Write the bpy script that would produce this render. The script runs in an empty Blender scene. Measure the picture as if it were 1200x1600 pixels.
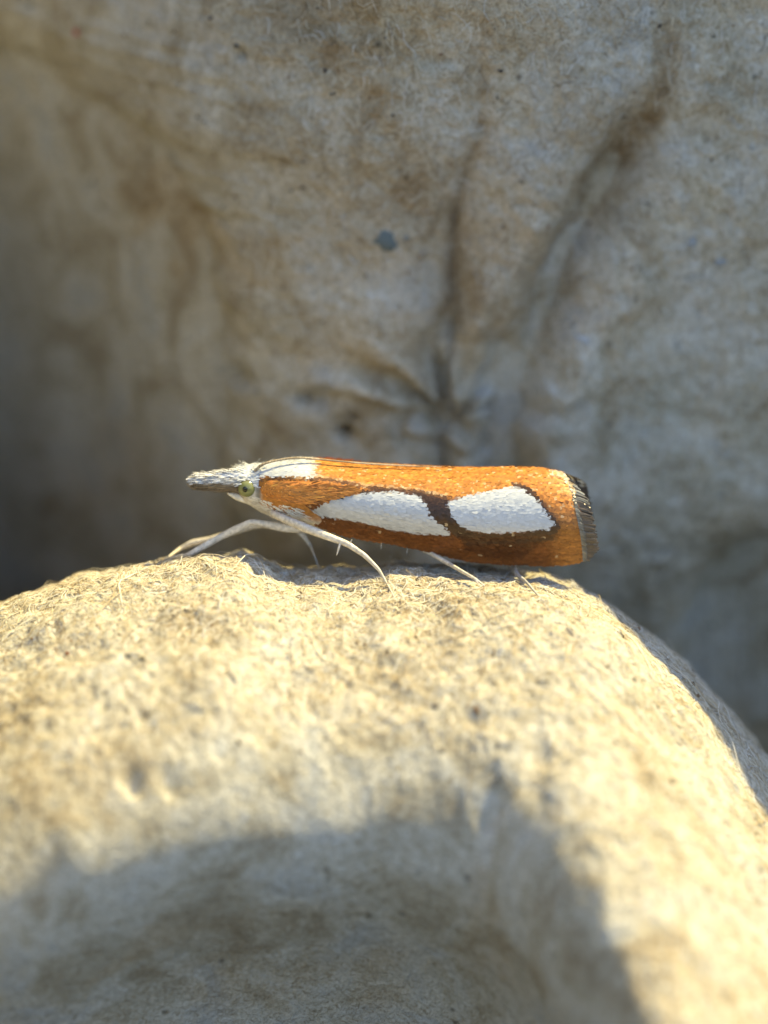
import bpy, math, numpy as np
from mathutils import Vector

# ------------------------------------------------------------------ camera, world, sun, exposure
# one Blender unit is one centimetre
sc = bpy.context.scene
sc.unit_settings.system = 'METRIC'
sc.unit_settings.scale_length = 0.01
PITCH = math.radians(22.0)
DIST = 8.0
S = 0.0019                      # centimetres per photograph pixel at the moth
CP, SP = math.cos(PITCH), math.sin(PITCH)
CAM = np.array([0.0, -DIST * CP, DIST * SP])
FWD = np.array([0.0, CP, -SP]); UP = np.array([0.0, SP, CP]); RIGHT = np.array([1.0, 0.0, 0.0])

cam_data = bpy.data.cameras.new('camera')
cam = bpy.data.objects.new('camera', cam_data)
sc.collection.objects.link(cam)
sc.camera = cam
cam.location = CAM
cam.rotation_euler = (math.pi / 2 - PITCH, 0, 0)
cam_data.sensor_fit = 'HORIZONTAL'
cam_data.sensor_width = 36.0
cam_data.lens = 36.0 * DIST / (1200 * S)
cam_data.clip_start = 0.1
cam_data.clip_end = 500.0
cam_data.dof.use_dof = True
cam_data.dof.focus_distance = DIST - 0.05
APERTURE = 0.30
cam_data.dof.aperture_fstop = cam_data.lens * 1e-3 / APERTURE

SUN = np.array([0.50, 0.19, 0.84]); SUN /= np.linalg.norm(SUN)
world = bpy.data.worlds.new('World'); sc.world = world; world.use_nodes = True
wn = world.node_tree.nodes; wl = world.node_tree.links
bg = wn['Background']
sky = wn.new('ShaderNodeTexSky'); sky.sky_type = 'NISHITA'; sky.sun_disc = False
sky.sun_elevation = math.asin(SUN[2]); sky.sun_rotation = math.atan2(SUN[0], SUN[1])
wl.new(sky.outputs[0], bg.inputs[0]); bg.inputs[1].default_value = 0.132
sun_data = bpy.data.lights.new('sun', 'SUN'); sun_data.energy = 3.8; sun_data.angle = math.radians(1.2)
sun_data.color = (1.0, 0.82, 0.36)
sun = bpy.data.objects.new('sun', sun_data); sc.collection.objects.link(sun)
sun.rotation_euler = Vector(SUN).to_track_quat('Z', 'Y').to_euler()
sc.view_settings.view_transform = 'Standard'; sc.view_settings.look = 'None'
sc.view_settings.gamma = 1.0; sc.view_settings.use_curve_mapping = False
sc.view_settings.exposure = 1.3
sc.cycles.use_denoising = True
sc.cycles.max_bounces = 6; sc.cycles.diffuse_bounces = 4

RNG = np.random.default_rng(7)

# ------------------------------------------------------------------ helpers
TAB = np.random.default_rng(3).random((8, 256, 256))

def vnoise(x, y, seed=0):
    t = TAB[seed % 8]; ox = 37.3 * seed; oy = 91.7 * seed
    x = np.asarray(x, float) + ox; y = np.asarray(y, float) + oy
    xi = np.floor(x).astype(int); yi = np.floor(y).astype(int)
    fx = x - xi; fy = y - yi
    fx = fx * fx * fx * (fx * (6 * fx - 15) + 10); fy = fy * fy * fy * (fy * (6 * fy - 15) + 10)
    a = t[xi % 256, yi % 256]; b = t[(xi + 1) % 256, yi % 256]
    c = t[xi % 256, (yi + 1) % 256]; d = t[(xi + 1) % 256, (yi + 1) % 256]
    return (a * (1 - fx) + b * fx) * (1 - fy) + (c * (1 - fx) + d * fx) * fy - 0.5

def fbm(x, y, f, octv=4, seed=0, gain=0.5):
    r = 0.0; a = 1.0
    for i in range(octv):
        r = r + a * vnoise(x * f, y * f, seed + i); f *= 2.03; a *= gain
    return r

def sstep(a, b, x):
    t = np.clip((np.asarray(x, float) - a) / (b - a), 0, 1)
    return t * t * (3 - 2 * t)

def P(px, py, y):
    """the point of the plane at depth y that the photograph's pixel shows"""
    px = np.asarray(px, float); py = np.asarray(py, float); y = np.asarray(y, float)
    px, py, y = np.broadcast_arrays(px, py, y)
    a = (px - 600) * S / DIST; b = (800 - py) * S / DIST
    d = FWD + a[..., None] * RIGHT + b[..., None] * UP
    t = (y - CAM[1]) / d[..., 1]
    return CAM + t[..., None] * d

def smooth_interp(xs, ys):
    """monotone-looking cubic through points, vectorised"""
    xs = np.array(xs, float); ys = np.array(ys, float)
    m = np.gradient(ys, xs)
    def f(x):
        x = np.asarray(x, float); xc = np.clip(x, xs[0], xs[-1])
        i = np.clip(np.searchsorted(xs, xc) - 1, 0, len(xs) - 2)
        h = xs[i + 1] - xs[i]; t = (xc - xs[i]) / h
        return ((2*t**3 - 3*t**2 + 1) * ys[i] + (t**3 - 2*t**2 + t) * h * m[i]
                + (-2*t**3 + 3*t**2) * ys[i + 1] + (t**3 - t**2) * h * m[i + 1])
    return f

def link(o, parent=None):
    sc.collection.objects.link(o)
    if parent is not None: o.parent = parent
    return o

def mesh(name, v, faces, mat, parent=None, col=None, smooth=True):
    """one mesh object; faces is an (n, k) array or a list of such arrays"""
    v = np.ascontiguousarray(np.asarray(v, np.float32).reshape(-1, 3))
    fl = faces if isinstance(faces, list) else [faces]
    fl = [np.asarray(f, np.int32) for f in fl if len(f)]
    me = bpy.data.meshes.new(name)
    me.vertices.add(len(v)); me.vertices.foreach_set('co', v.ravel())
    li = np.concatenate([f.ravel() for f in fl])
    tot = np.concatenate([np.full(len(f), f.shape[1], np.int32) for f in fl])
    st = np.concatenate([[0], np.cumsum(tot)[:-1]]).astype(np.int32)
    me.loops.add(len(li)); me.loops.foreach_set('vertex_index', li)
    me.polygons.add(len(tot)); me.polygons.foreach_set('loop_start', st); me.polygons.foreach_set('loop_total', tot)
    me.update(calc_edges=True); me.validate()
    me.polygons.foreach_set('use_smooth', np.full(len(me.polygons), smooth))
    if col is None and mat.name == 'moulded_pulp': col = np.ones((len(v), 3))
    if col is not None:
        c = np.ones((len(v), 4), np.float32); c[:, :3] = np.asarray(col, np.float32).reshape(-1, 3)
        a = me.color_attributes.new('col', 'FLOAT_COLOR', 'POINT'); a.data.foreach_set('color', c.ravel())
    me.materials.append(mat)
    return link(bpy.data.objects.new(name, me), parent)

def grid_faces(nu, nv, wrap_v=False):
    i = np.arange(nu - 1)[:, None]; j = np.arange(nv if wrap_v else nv - 1)[None, :]
    j2 = (j + 1) % nv
    return np.stack([i * nv + j, (i + 1) * nv + j, (i + 1) * nv + j2, i * nv + j2], -1).reshape(-1, 4)

def unit(v):
    return v / np.maximum(np.linalg.norm(v, axis=-1, keepdims=True), 1e-12)

def ribbons(paths, nrm, width, rise):
    """roof-shaped strips: paths (N,K,3), nrm (N,K,3), width (N,K) -> verts, faces, verts per strip"""
    N, K, _ = paths.shape
    tan = np.gradient(paths, axis=1)
    side = unit(np.cross(tan, nrm))
    w = width[..., None]
    v = np.stack([paths - side * w, paths + nrm * (rise * w), paths + side * w], 2)     # N,K,3,3
    idx = np.arange(N * K * 3).reshape(N, K, 3)
    f1 = np.stack([idx[:, :-1, 0], idx[:, 1:, 0], idx[:, 1:, 1], idx[:, :-1, 1]], -1).reshape(-1, 4)
    f2 = np.stack([idx[:, :-1, 1], idx[:, 1:, 1], idx[:, 1:, 2], idx[:, :-1, 2]], -1).reshape(-1, 4)
    return v.reshape(-1, 3), np.concatenate([f1, f2]), K * 3

def tube(pts, rad, n=10, sub=6, flat=1.0, straight=False):
    """closed tapered tube along a smooth path"""
    pts = np.asarray(pts, float); rad = np.asarray(rad, float)
    t = np.arange(len(pts)); tt = np.linspace(0, len(pts) - 1, (len(pts) - 1) * sub + 1)
    c = np.stack([smooth_interp(t, pts[:, k])(tt) for k in range(3)], -1)
    r = smooth_interp(t, rad)(tt)
    if straight: c = np.stack([np.interp(tt, t, pts[:, k]) for k in range(3)], -1); r = np.interp(tt, t, rad)
    T = unit(np.gradient(c, axis=0))
    ref = np.tile(np.array([0.0, 0.0, 1.0]), (len(c), 1)); ref[np.abs(T[:, 2]) > 0.93] = (0, 1, 0)
    A = unit(np.cross(T, ref)); B = np.cross(A, T)
    ang = np.linspace(0, 2 * np.pi, n, endpoint=False)
    v = c[:, None] + r[:, None, None] * (np.cos(ang)[None, :, None] * A[:, None] * flat + np.sin(ang)[None, :, None] * B[:, None])
    m = len(c); v = v.reshape(-1, 3)
    f = grid_faces(m, n, True)
    v = np.concatenate([v, [c[0] - T[0] * r[0] * 0.5], [c[-1] + T[-1] * r[-1] * 0.5]])
    j = np.arange(n)
    f0 = np.stack([np.full(n, m * n), j, (j + 1) % n], -1)
    f1 = np.stack([np.full(n, m * n + 1), (m - 1) * n + (j + 1) % n, (m - 1) * n + j], -1)
    return v, [f, np.concatenate([f0, f1])], c, r

def poly_sd(px, py, poly):
    """signed distance to a polygon, negative inside"""
    px = np.asarray(px, float); py = np.asarray(py, float)
    d = np.full(px.shape, 1e9); ins = np.zeros(px.shape, bool)
    n = len(poly)
    for i in range(n):
        x0, y0 = poly[i]; x1, y1 = poly[(i + 1) % n]
        ex, ey = x1 - x0, y1 - y0
        t = np.clip(((px - x0) * ex + (py - y0) * ey) / (ex * ex + ey * ey), 0, 1)
        d = np.minimum(d, np.hypot(px - x0 - t * ex, py - y0 - t * ey))
        cond = (y0 > py) != (y1 > py)
        ins ^= cond & (px < (x1 - x0) * (py - y0) / (y1 - y0 + 1e-12) + x0)
    return np.where(ins, -d, d)

def line_d(px, py, pts):
    """distance to a polyline and the fraction along it"""
    px = np.asarray(px, float); py = np.asarray(py, float)
    d = np.full(px.shape, 1e9); tt = np.zeros(px.shape); n = len(pts)
    for i in range(n - 1):
        x0, y0 = pts[i]; x1, y1 = pts[i + 1]
        ex, ey = x1 - x0, y1 - y0
        t = np.clip(((px - x0) * ex + (py - y0) * ey) / (ex * ex + ey * ey), 0, 1)
        e = np.hypot(px - x0 - t * ex, py - y0 - t * ey)
        tt = np.where(e < d, (i + t) / (n - 1), tt); d = np.minimum(d, e)
    return d, tt

# ------------------------------------------------------------------ materials
def new_mat(name):
    m = bpy.data.materials.new(name); m.use_nodes = True
    nt = m.node_tree
    return m, nt.nodes, nt.links, nt.nodes['Principled BSDF']

def pulp_material():
    m, n, l, b = new_mat('moulded_pulp')
    b.inputs['Roughness'].default_value = 0.95
    b.inputs['Specular IOR Level'].default_value = 0.25
    tc = n.new('ShaderNodeTexCoord')
    def noise(scale, detail=6, rough=0.6, dist=0.0):
        t = n.new('ShaderNodeTexNoise'); t.inputs['Scale'].default_value = scale
        t.inputs['Detail'].default_value = detail; t.inputs['Roughness'].default_value = rough
        t.inputs['Distortion'].default_value = dist
        l.new(tc.outputs['Object'], t.inputs['Vector']); return t
    def ramp(src, stops):
        r = n.new('ShaderNodeValToRGB'); l.new(src, r.inputs[0])
        e = r.color_ramp.elements
        while len(e) < len(stops): e.new(0.5)
        for k, (p, c) in enumerate(stops): e[k].position = p; e[k].color = (*c, 1)
        return r
    def mix(fac, a, bb, mode='MIX'):
        x = n.new('ShaderNodeMix'); x.data_type = 'RGBA'; x.blend_type = mode
        if isinstance(fac, float): x.inputs[0].default_value = fac
        else: l.new(fac, x.inputs[0])
        l.new(a, x.inputs[6]); l.new(bb, x.inputs[7]); return x.outputs[2]
    base = ramp(noise(3.4, 5, 0.66, 0.8).outputs[0], [(0.33, (0.32, 0.275, 0.20)), (0.45, (0.44, 0.41, 0.335)), (0.55, (0.53, 0.515, 0.46)), (0.67, (0.44, 0.45, 0.445))])
    fine = ramp(noise(46, 4, 0.75, 1.6).outputs[0], [(0.30, (0.42, 0.34, 0.22)), (0.46, (0.86, 0.82, 0.74)), (0.58, (1.10, 1.09, 1.06)), (0.70, (1.28, 1.27, 1.25))])
    c = mix(0.85, base.outputs[0], fine.outputs[0], 'MULTIPLY')
    stain_or_tint = ramp(noise(1.3, 3, 0.6, 1.0).outputs[0], [(0.50, (1, 1, 1)), (0.66, (0.78, 0.60, 0.36))])
    c = mix(0.5, c, stain_or_tint.outputs[0], 'MULTIPLY')
    vo = n.new('ShaderNodeTexVoronoi'); vo.inputs['Scale'].default_value = 7.0
    l.new(tc.outputs['Object'], vo.inputs['Vector'])
    sp = ramp(vo.outputs['Distance'], [(0.04, (0.16, 0.15, 0.14)), (0.10, (1, 1, 1))])
    c = mix(0.7, c, sp.outputs[0], 'MULTIPLY')
    vc = n.new('ShaderNodeVertexColor'); vc.layer_name = 'col'
    c = mix(1.0, c, vc.outputs[0], 'MULTIPLY')
    l.new(c, b.inputs['Base Color'])
    h1 = noise(70, 3, 0.7, 1.0); h2 = noise(16, 2, 0.6, 0.6)
    ad = n.new('ShaderNodeMath'); ad.operation = 'MULTIPLY_ADD'
    l.new(h2.outputs[0], ad.inputs[0]); ad.inputs[1].default_value = 1.5; l.new(h1.outputs[0], ad.inputs[2])
    bp = n.new('ShaderNodeBump'); bp.inputs['Strength'].default_value = 0.9; bp.inputs['Distance'].default_value = 0.010
    l.new(ad.outputs[0], bp.inputs['Height']); l.new(bp.outputs[0], b.inputs['Normal'])
    return m

def attr_material(name, rough=0.6, spec=0.4, metallic=0.0, bump=0.0, bscale=60, sss=0.0, grain=0.0):
    m, n, l, b = new_mat(name)
    a = n.new('ShaderNodeVertexColor'); a.layer_name = 'col'
    src = a.outputs[0]
    if grain:
        tc = n.new('ShaderNodeTexCoord'); t = n.new('ShaderNodeTexNoise'); t.inputs['Scale'].default_value = bscale
        t.inputs['Detail'].default_value = 4
        l.new(tc.outputs['Object'], t.inputs['Vector'])
        r = n.new('ShaderNodeMapRange'); l.new(t.outputs[0], r.inputs[0])
        r.inputs[1].default_value = 0.3; r.inputs[2].default_value = 0.7; r.inputs[3].default_value = 1 - grain; r.inputs[4].default_value = 1 + grain
        x = n.new('ShaderNodeVectorMath'); x.operation = 'SCALE'
        l.new(src, x.inputs[0]); l.new(r.outputs[0], x.inputs['Scale']); src = x.outputs[0]
    l.new(src, b.inputs['Base Color'])
    b.inputs['Roughness'].default_value = rough; b.inputs['Specular IOR Level'].default_value = spec
    b.inputs['Metallic'].default_value = metallic
    if bump:
        tc = n.new('ShaderNodeTexCoord'); t = n.new('ShaderNodeTexNoise'); t.inputs['Scale'].default_value = bscale
        t.inputs['Detail'].default_value = 5; l.new(tc.outputs['Object'], t.inputs['Vector'])
        bp = n.new('ShaderNodeBump'); bp.inputs['Strength'].default_value = 0.7; bp.inputs['Distance'].default_value = bump
        l.new(t.outputs[0], bp.inputs['Height']); l.new(bp.outputs[0], b.inputs['Normal'])
    if sss:
        b.inputs['Subsurface Weight'].default_value = sss
        b.inputs['Subsurface Radius'].default_value = (0.02, 0.012, 0.008); b.inputs['Subsurface Scale'].default_value = 1.0
    return m

PULP = pulp_material()
FIBRE = attr_material('pulp_fibre', 0.75, 0.3)
FLECK = attr_material('paper_fleck', 0.8, 0.2, bump=0.004)
WING = attr_material('wing_membrane', 0.6, 0.3)
SCALE = attr_material('wing_scale', 0.42, 0.45)
FRINGE = attr_material('wing_fringe', 0.42, 0.5)
HAIR = attr_material('moth_hair', 0.55, 0.4)
SKIN = attr_material('moth_cuticle', 0.5, 0.4, bump=0.003, bscale=90, grain=0.25)
EYE = attr_material('moth_eye', 0.16, 0.6, bump=0.0006, bscale=160)

# ------------------------------------------------------------------ the egg carton
carton = link(bpy.data.objects.new('egg_carton', None))
carton.location = (0, 0, -1.95)
carton['label'] = 'weathered grey brown moulded pulp egg carton that the moth stands on'
carton['category'] = 'egg carton'
bpy.context.view_layer.update()
def in_carton(o):
    o.parent = carton; o.matrix_parent_inverse = carton.matrix_world.inverted(); return o

FLOOR = -1.95
HZ = [(-250, 1090), (0, 936), (100, 903), (180, 884), (250, 868), (330, 856), (380, 853), (450, 868), (520, 874), (600, 880), (700, 886),
      (800, 889), (860, 895), (910, 911), (1000, 970), (1100, 1060), (1200, 1178), (1290, 1320)]
_h = P([p[0] for p in HZ], [p[1] for p in HZ], 0.15)
CREST = smooth_interp(np.concatenate([[-3.4], _h[:, 0], [1.75, 2.6]]), np.concatenate([[-1.6], _h[:, 2], [-1.75, -2.35]]))
YT = -0.15

SHOULDER = smooth_interp([-3.4, -1.6, -1.0, -0.6, -0.25, 0.05, 0.3, 0.5, 0.75, 1.1, 2.6], [0.80, 0.98, 0.98, 0.88, 0.80, 0.80, 0.92, 1.20, 1.66, 2.3, 3.0])
def front_drop(x, y):
    d = YT - y
    k = np.where(d > 0, 0.20 * d * d, 0.67 * d * d)
    back = np.maximum(-d - 0.30, 0.0)
    k = k + 1.6 * back ** 1.5
    ys = SHOULDER(x)
    e = d - ys
    k = k + 6.0 * (0.5 * (e + np.sqrt(e * e + 0.016)))  - 6.0 * 0.5 * (-ys + np.sqrt(ys * ys + 0.016))
    return k

PEAK_PITS = []
def peak_z(x, y, detail=True):
    x = np.asarray(x, float); y = np.asarray(y, float)
    z = CREST(x) + 0.06 - front_drop(x, y)
    z = z + 0.05 * fbm(x, y, 1.6, 2, 1)
    if detail:
        near = 1.0 - 0.8 * sstep(-0.30, 0.05, YT - y - SHOULDER(x))
        z = z + near * (0.030 * fbm(x, y, 5.0, 3, 2) + 0.014 * fbm(x, y, 17.0, 2, 4) + 0.013 * fbm(x + 0.03 * vnoise(x * 20, y * 20, 3), y, 42.0, 2, 5))
    for qx, qy, r, dep in PEAK_PITS:
        z = z - dep * np.exp(-((x - qx) ** 2 + ((y - qy) * 1.3) ** 2) / r ** 2)
    return np.maximum(z, np.where(y > -0.6, FLOOR - 0.05, -3.3))

def dense_axis(stops):
    out = []
    for a, b, h in stops:
        out.append(np.arange(a, b - 1e-6, h))
    out.append([stops[-1][1]])
    return np.concatenate(out)

def G(px, py):
    """where the sight line through a pixel meets the peak"""
    a = (px - 600) * S / DIST; b = (800 - py) * S / DIST
    d = FWD + a * RIGHT + b * UP
    t = np.linspace(DIST - 2.5, DIST + 0.7, 6000)
    p = CAM + t[:, None] * d
    under = p[:, 2] < peak_z(p[:, 0], p[:, 1])
    if not under.any():
        i = int(np.argmin(p[:, 2] - peak_z(p[:, 0], p[:, 1])))
    else:
        i = int(np.argmax(under))
    q = p[i]
    return np.array([q[0], q[1], float(peak_z(q[0], q[1]))])

_pits = [(G(x, y), r, d) for x, y, r, d in [(205, 1212, 0.028, 0.06), (768, 1258, 0.035, 0.05), (205, 1025, 0.022, 0.03), (265, 1220, 0.03, 0.03), (660, 1095, 0.03, 0.02), (545, 655 + 560, 0.05, 0.02),
        (385, 857, 0.05, -0.012), (520, 868, 0.06, -0.010), (110, 1350, 0.07, -0.06), (848, 1180, 0.05, 0.03), (745, 1120, 0.03, 0.03)]]
PEAK_PITS += [(q[0], q[1], r, d) for q, r, d in _pits]

gx = dense_axis([(-3.4, -1.4, 0.05), (-1.4, 1.4, 0.0056), (1.4, 2.6, 0.05)])
gy = dense_axis([(-4.2, -2.4, 0.06), (-2.4, -1.25, 0.010), (-1.25, 0.35, 0.0056), (0.35, 1.3, 0.03)])
X, Y = np.meshgrid(gx, gy, indexing='ij')
Z = peak_z(X, Y)
below = np.maximum(CREST(X) + 0.06 - 0.30 - Z, 0)             # the steep near face is undercut, shaped to deepen its shade
YU = Y + 0.50 * below * sstep(0.0, 0.10, below) * sstep(-0.05, 0.12, YT - Y - SHOULDER(X)) * sstep(0.95, 0.40, X)
pf = grid_faces(len(gx), len(gy)); pf = pf[Z.ravel()[pf].max(1) > -3.25]      # nothing is built under the hollow peak
in_carton(mesh('peak', np.stack([X, YU, Z], -1), pf, PULP))

def peak_n(x, y, e=0.012):
    zx = (peak_z(x + e, y) - peak_z(x - e, y)) / (2 * e); zy = (peak_z(x, y + e) - peak_z(x, y - e)) / (2 * e)
    return unit(np.stack([-zx, -zy, np.ones_like(zx)], -1))

# ---- the cup wall behind: a plan curve swept upward, its unseen ends shaped for their shade
PLAN = np.array([(-2.45, -2.6), (-2.5, -1.2), (-2.5, 0.2), (-2.35, 1.3), (-1.8, 1.9), (-1.05, 1.45), (-0.5, 0.95), (0.0, 0.78), (0.5, 0.74), (0.95, 0.79),
                 (1.32, 0.74), (1.64, 0.52), (2.35, 0.10), (3.3, -0.35)])
_pt = np.arange(len(PLAN)); PX = smooth_interp(_pt, PLAN[:, 0]); PY = smooth_interp(_pt, PLAN[:, 1])
def wall_poly(pix, y=1.0):
    q = P([p[0] for p in pix], [p[1] for p in pix], y); return [(a, c) for a, c in zip(q[:, 0], q[:, 2])]
CREASE_A = wall_poly([(742, -60), (748, 90), (750, 190), (722, 250), (704, 320), (701, 420), (698, 500), (692, 580), (684, 640), (690, 720)])
CREASE_B = wall_poly([(1040, 60), (1005, 160), (965, 250), (920, 330), (862, 420), (825, 510), (795, 600), (780, 660), (800, 730)])
CREASE_C = wall_poly([(250, 560), (320, 590), (400, 585), (470, 600), (540, 590), (620, 600), (680, 640)])
CREASE_D = wall_poly([(60, 395), (160, 450), (235, 520), (300, 590)])
KNOT = wall_poly([(640, 640), (690, 660), (740, 690), (770, 700)])
PITS = [(wall_poly([(x, y)])[0], r, d) for x, y, r, d in [(535, 650, 0.022, 0.10), (548, 625, 0.016, 0.05), (475, 600, 0.02, 0.05), (745, 690, 0.03, 0.06), (870, 570, 0.03, 0.02), (385, 72, 0.016, 0.03), (960, 240, 0.05, 0.03)]]
KN = wall_poly([(708, 668)], 0.8)[0]
HOLLOW = wall_poly([(1190, 960)])[0]

def wall_xyz(s, z):
    s = np.asarray(s, float); z = np.asarray(z, float)
    x = PX(s); y = PY(s); e = 0.02
    nx = PY(s + e) - PY(s - e); ny = -(PX(s + e) - PX(s - e))
    L = np.hypot(nx, ny); nx, ny = nx / L, ny / L           # towards the camera
    d = 0.07 * fbm(x + y, z, 1.5, 3, 2) + 0.026 * fbm(x + y, z, 6, 3, 5) + 0.010 * fbm(x + y, z, 22, 3, 1) + 0.004 * fbm(x + y, z, 60, 2, 3)
    da, ta = line_d(x + 0.03 * vnoise(x * 3, z * 3, 3) + 0.008 * vnoise(x * 15, z * 15, 4), z, CREASE_A)
    d = d - (0.012 * np.exp(-(da / 0.012) ** 2) + 0.17 * np.exp(-da / 0.10)) * sstep(0.0, 0.6, ta)
    db, tb = line_d(x + 0.03 * vnoise(x * 7, z * 7, 5), z, CREASE_B)
    d = d - 0.21 * np.exp(-(db / 0.095) ** 2) * sstep(0.0, 0.35, tb)
    dc, _ = line_d(x, z + 0.03 * vnoise(x * 9, z * 9, 1), CREASE_C)
    mc = np.clip(0.55 + 2.2 * vnoise(x * 5 + 3, z * 5, 6), 0, 1.3)
    d = d - mc * (0.045 * np.exp(-(dc / 0.03) ** 2) - 0.012 * np.exp(-((dc - 0.06) / 0.035) ** 2))
    kr = np.hypot(x - KN[0], z - KN[1]); kt = np.arctan2(x - KN[0], z - KN[1])
    d = d + 0.055 * np.sin(8.5 * kt + 5.0 * vnoise(kr * 5, kt * 1.5, 3)) * np.exp(-((kr - 0.15) / 0.26) ** 2) * sstep(-0.08, 0.12, z - KN[1])
    d = d - 0.06 * np.exp(-(kr / 0.06) ** 2) + 0.03 * np.abs(fbm(x, z, 9, 2, 4)) * np.exp(-(kr / 0.4) ** 2)
    dd, _ = line_d(x, z, CREASE_D); d = d - 0.04 * np.exp(-(dd / 0.04) ** 2)
    dk, _ = line_d(x, z + 0.02 * vnoise(x * 20, z * 20, 2), KNOT)
    d = d + (0.012 * np.exp(-(dk / 0.02) ** 2) - 0.035 * np.exp(-((dk - 0.05) / 0.025) ** 2)) * np.clip(0.6 + 2 * vnoise(x * 9, z * 9, 3), 0, 1.2)
    for (cx, cz), r, dep in PITS:
        d = d - dep * np.exp(-((x - cx) ** 2 + (z - cz) ** 2) / r ** 2)
    d = d - 1.0 * np.exp(-(((x - HOLLOW[0] - 0.02) / 0.18) ** 2 + ((z - HOLLOW[1]) / 0.22) ** 2))
    d = d - 0.35 * sstep(-0.25, -1.2, z)                       # runs back under into the valley
    d = d + 0.03 * sstep(0.1, 1.5, z) * sstep(-1.6, -0.6, x)   # leans over at the top
    d = d - 1.5 * np.exp(-((x + 1.6) / 0.72) ** 2 - ((z - 0.0) / 0.62) ** 2) * sstep(0.6, 1.3, y)
    d = d + 1.05 * sstep(-0.2, 1.65, z) * sstep(4.2, 2.8, s)      # unseen left cup side, added leaning in to darken the hollow beside the peak
    return np.stack([x + nx * d, y + ny * d, z], -1)

s_of_x = lambda x: float(np.interp(x, PX(np.linspace(3, 13, 400)), np.linspace(3, 13, 400)))
s0, s1 = s_of_x(-1.9), s_of_x(1.5)
gs = dense_axis([(0, s0, 0.03), (s0, s1, 0.011), (s1, len(PLAN) - 1, 0.04)])
gz = dense_axis([(-2.1, -0.9, 0.03), (-0.9, 1.56, 0.0085)])
SS, ZZ = np.meshgrid(gs, gz, indexing='ij')
TOPV = 0.06 * vnoise(SS * 1.3, SS * 0, 4) + 0.02 * vnoise(SS * 9, SS * 0, 1)
ZZ = ZZ + TOPV * sstep(0.9, 1.56, ZZ)
wv = wall_xyz(SS, ZZ)
# the torn rim folds back over the thickness of the pulp
nr = 8
rim_in = wv[:, -1]
cen = np.array([0.0, -1.0])
out = unit(np.concatenate([rim_in[:, :2] - cen, np.zeros((len(rim_in), 1))], 1))
back = []
for k in range(1, nr + 1):
    a = math.pi * k / nr
    back.append(rim_in + out * (0.11 * (1 - math.cos(a))) + np.array([0, 0, 0.09 * math.sin(a)]))
back.append(rim_in + out * 0.25 + np.array([0, 0, -1.5])); back.append(rim_in + out * 0.5 + np.array([0, 0, -3.5]))
wall_all = np.concatenate([wv, np.stack(back, 1)], 1)
wx, wz = wall_all[..., 0], wall_all[..., 2]
tint = np.ones(wall_all.shape)
def stain_or_tint(w, colour):
    global tint
    tint = tint + (np.asarray(colour) - tint) * np.clip(w, 0, 1)[..., None]
blot = np.clip(0.55 + 1.5 * fbm(wx, wz, 4, 4, 3), 0, 1); blot2 = np.clip(0.5 + 1.6 * fbm(wx, wz, 9, 3, 6), 0, 1)
db_, tb_ = line_d(wx + 0.05 * vnoise(wx * 5, wz * 5, 2), wz, CREASE_B)
stain_or_tint(0.65 * np.exp(-(db_ / 0.055) ** 2) * sstep(0.75, 0.35, tb_) * (0.4 + 0.6 * blot), (0.52, 0.38, 0.22))
da_, ta_ = line_d(wx - 0.02 + 0.04 * vnoise(wx * 5, wz * 5, 4), wz, CREASE_A)
stain_or_tint(0.55 * np.exp(-(da_ / 0.045) ** 2) * sstep(0.75, 0.2, ta_) * (0.3 + 0.7 * blot2), (0.62, 0.45, 0.25))
dl_, tl_ = line_d(wx + 0.03 * vnoise(wx * 3, wz * 3, 3) + 0.008 * vnoise(wx * 15, wz * 15, 4), wz, CREASE_A); stain_or_tint(0.3 * np.exp(-(dl_ / 0.012) ** 2) * sstep(0.0, 0.35, tl_) * (0.4 + 0.6 * blot2), (0.35, 0.25, 0.15))  # thin darker line along the floor of the crease
for px_, py_, r_, c_ in [(480, 50, 0.13, (0.66, 0.50, 0.28)), (555, 290, 0.12, (0.80, 0.62, 0.38)), (900, 150, 0.16, (0.80, 0.66, 0.44)), (620, 40, 0.12, (0.85, 0.7, 0.45)),
                         (420, 390, 0.12, (0.84, 0.72, 0.5)), (1090, 300, 0.14, (0.84, 0.72, 0.5)), (990, 25, 0.07, (0.5, 0.5, 0.5)), (960, 240, 0.06, (0.5, 0.38, 0.24))]:
    (cx_, cz_), = wall_poly([(px_, py_)], 0.9)
    stain_or_tint(0.8 * np.exp(-((wx - cx_) ** 2 + (wz - cz_) ** 2) / r_ ** 2) * blot2, c_)
stain_or_tint(0.30 * sstep(0.62, 0.95, blot2), (1.35, 1.36, 1.38))
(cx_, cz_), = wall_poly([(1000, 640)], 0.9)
stain_or_tint(0.55 * np.exp(-(((wx - cx_) / 0.45) ** 2 + ((wz - cz_) / 0.28) ** 2)) * (0.5 + 0.5 * blot), (0.92, 1.02, 1.10))  # cool skylit shade painted in at the lower right
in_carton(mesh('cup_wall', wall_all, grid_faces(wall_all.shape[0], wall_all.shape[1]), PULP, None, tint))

# ---- the carton's floor between the cups
fx = np.arange(-4.0, 4.01, 0.08); fy = np.arange(0.1, 3.3, 0.08)
FX, FY = np.meshgrid(fx, fy, indexing='ij')
FZ = FLOOR + 0.05 * fbm(FX, FY, 0.8, 4, 1)
in_carton(mesh('carton_floor', np.stack([FX, FY, FZ], -1), grid_faces(len(fx), len(fy)), PULP))

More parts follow.
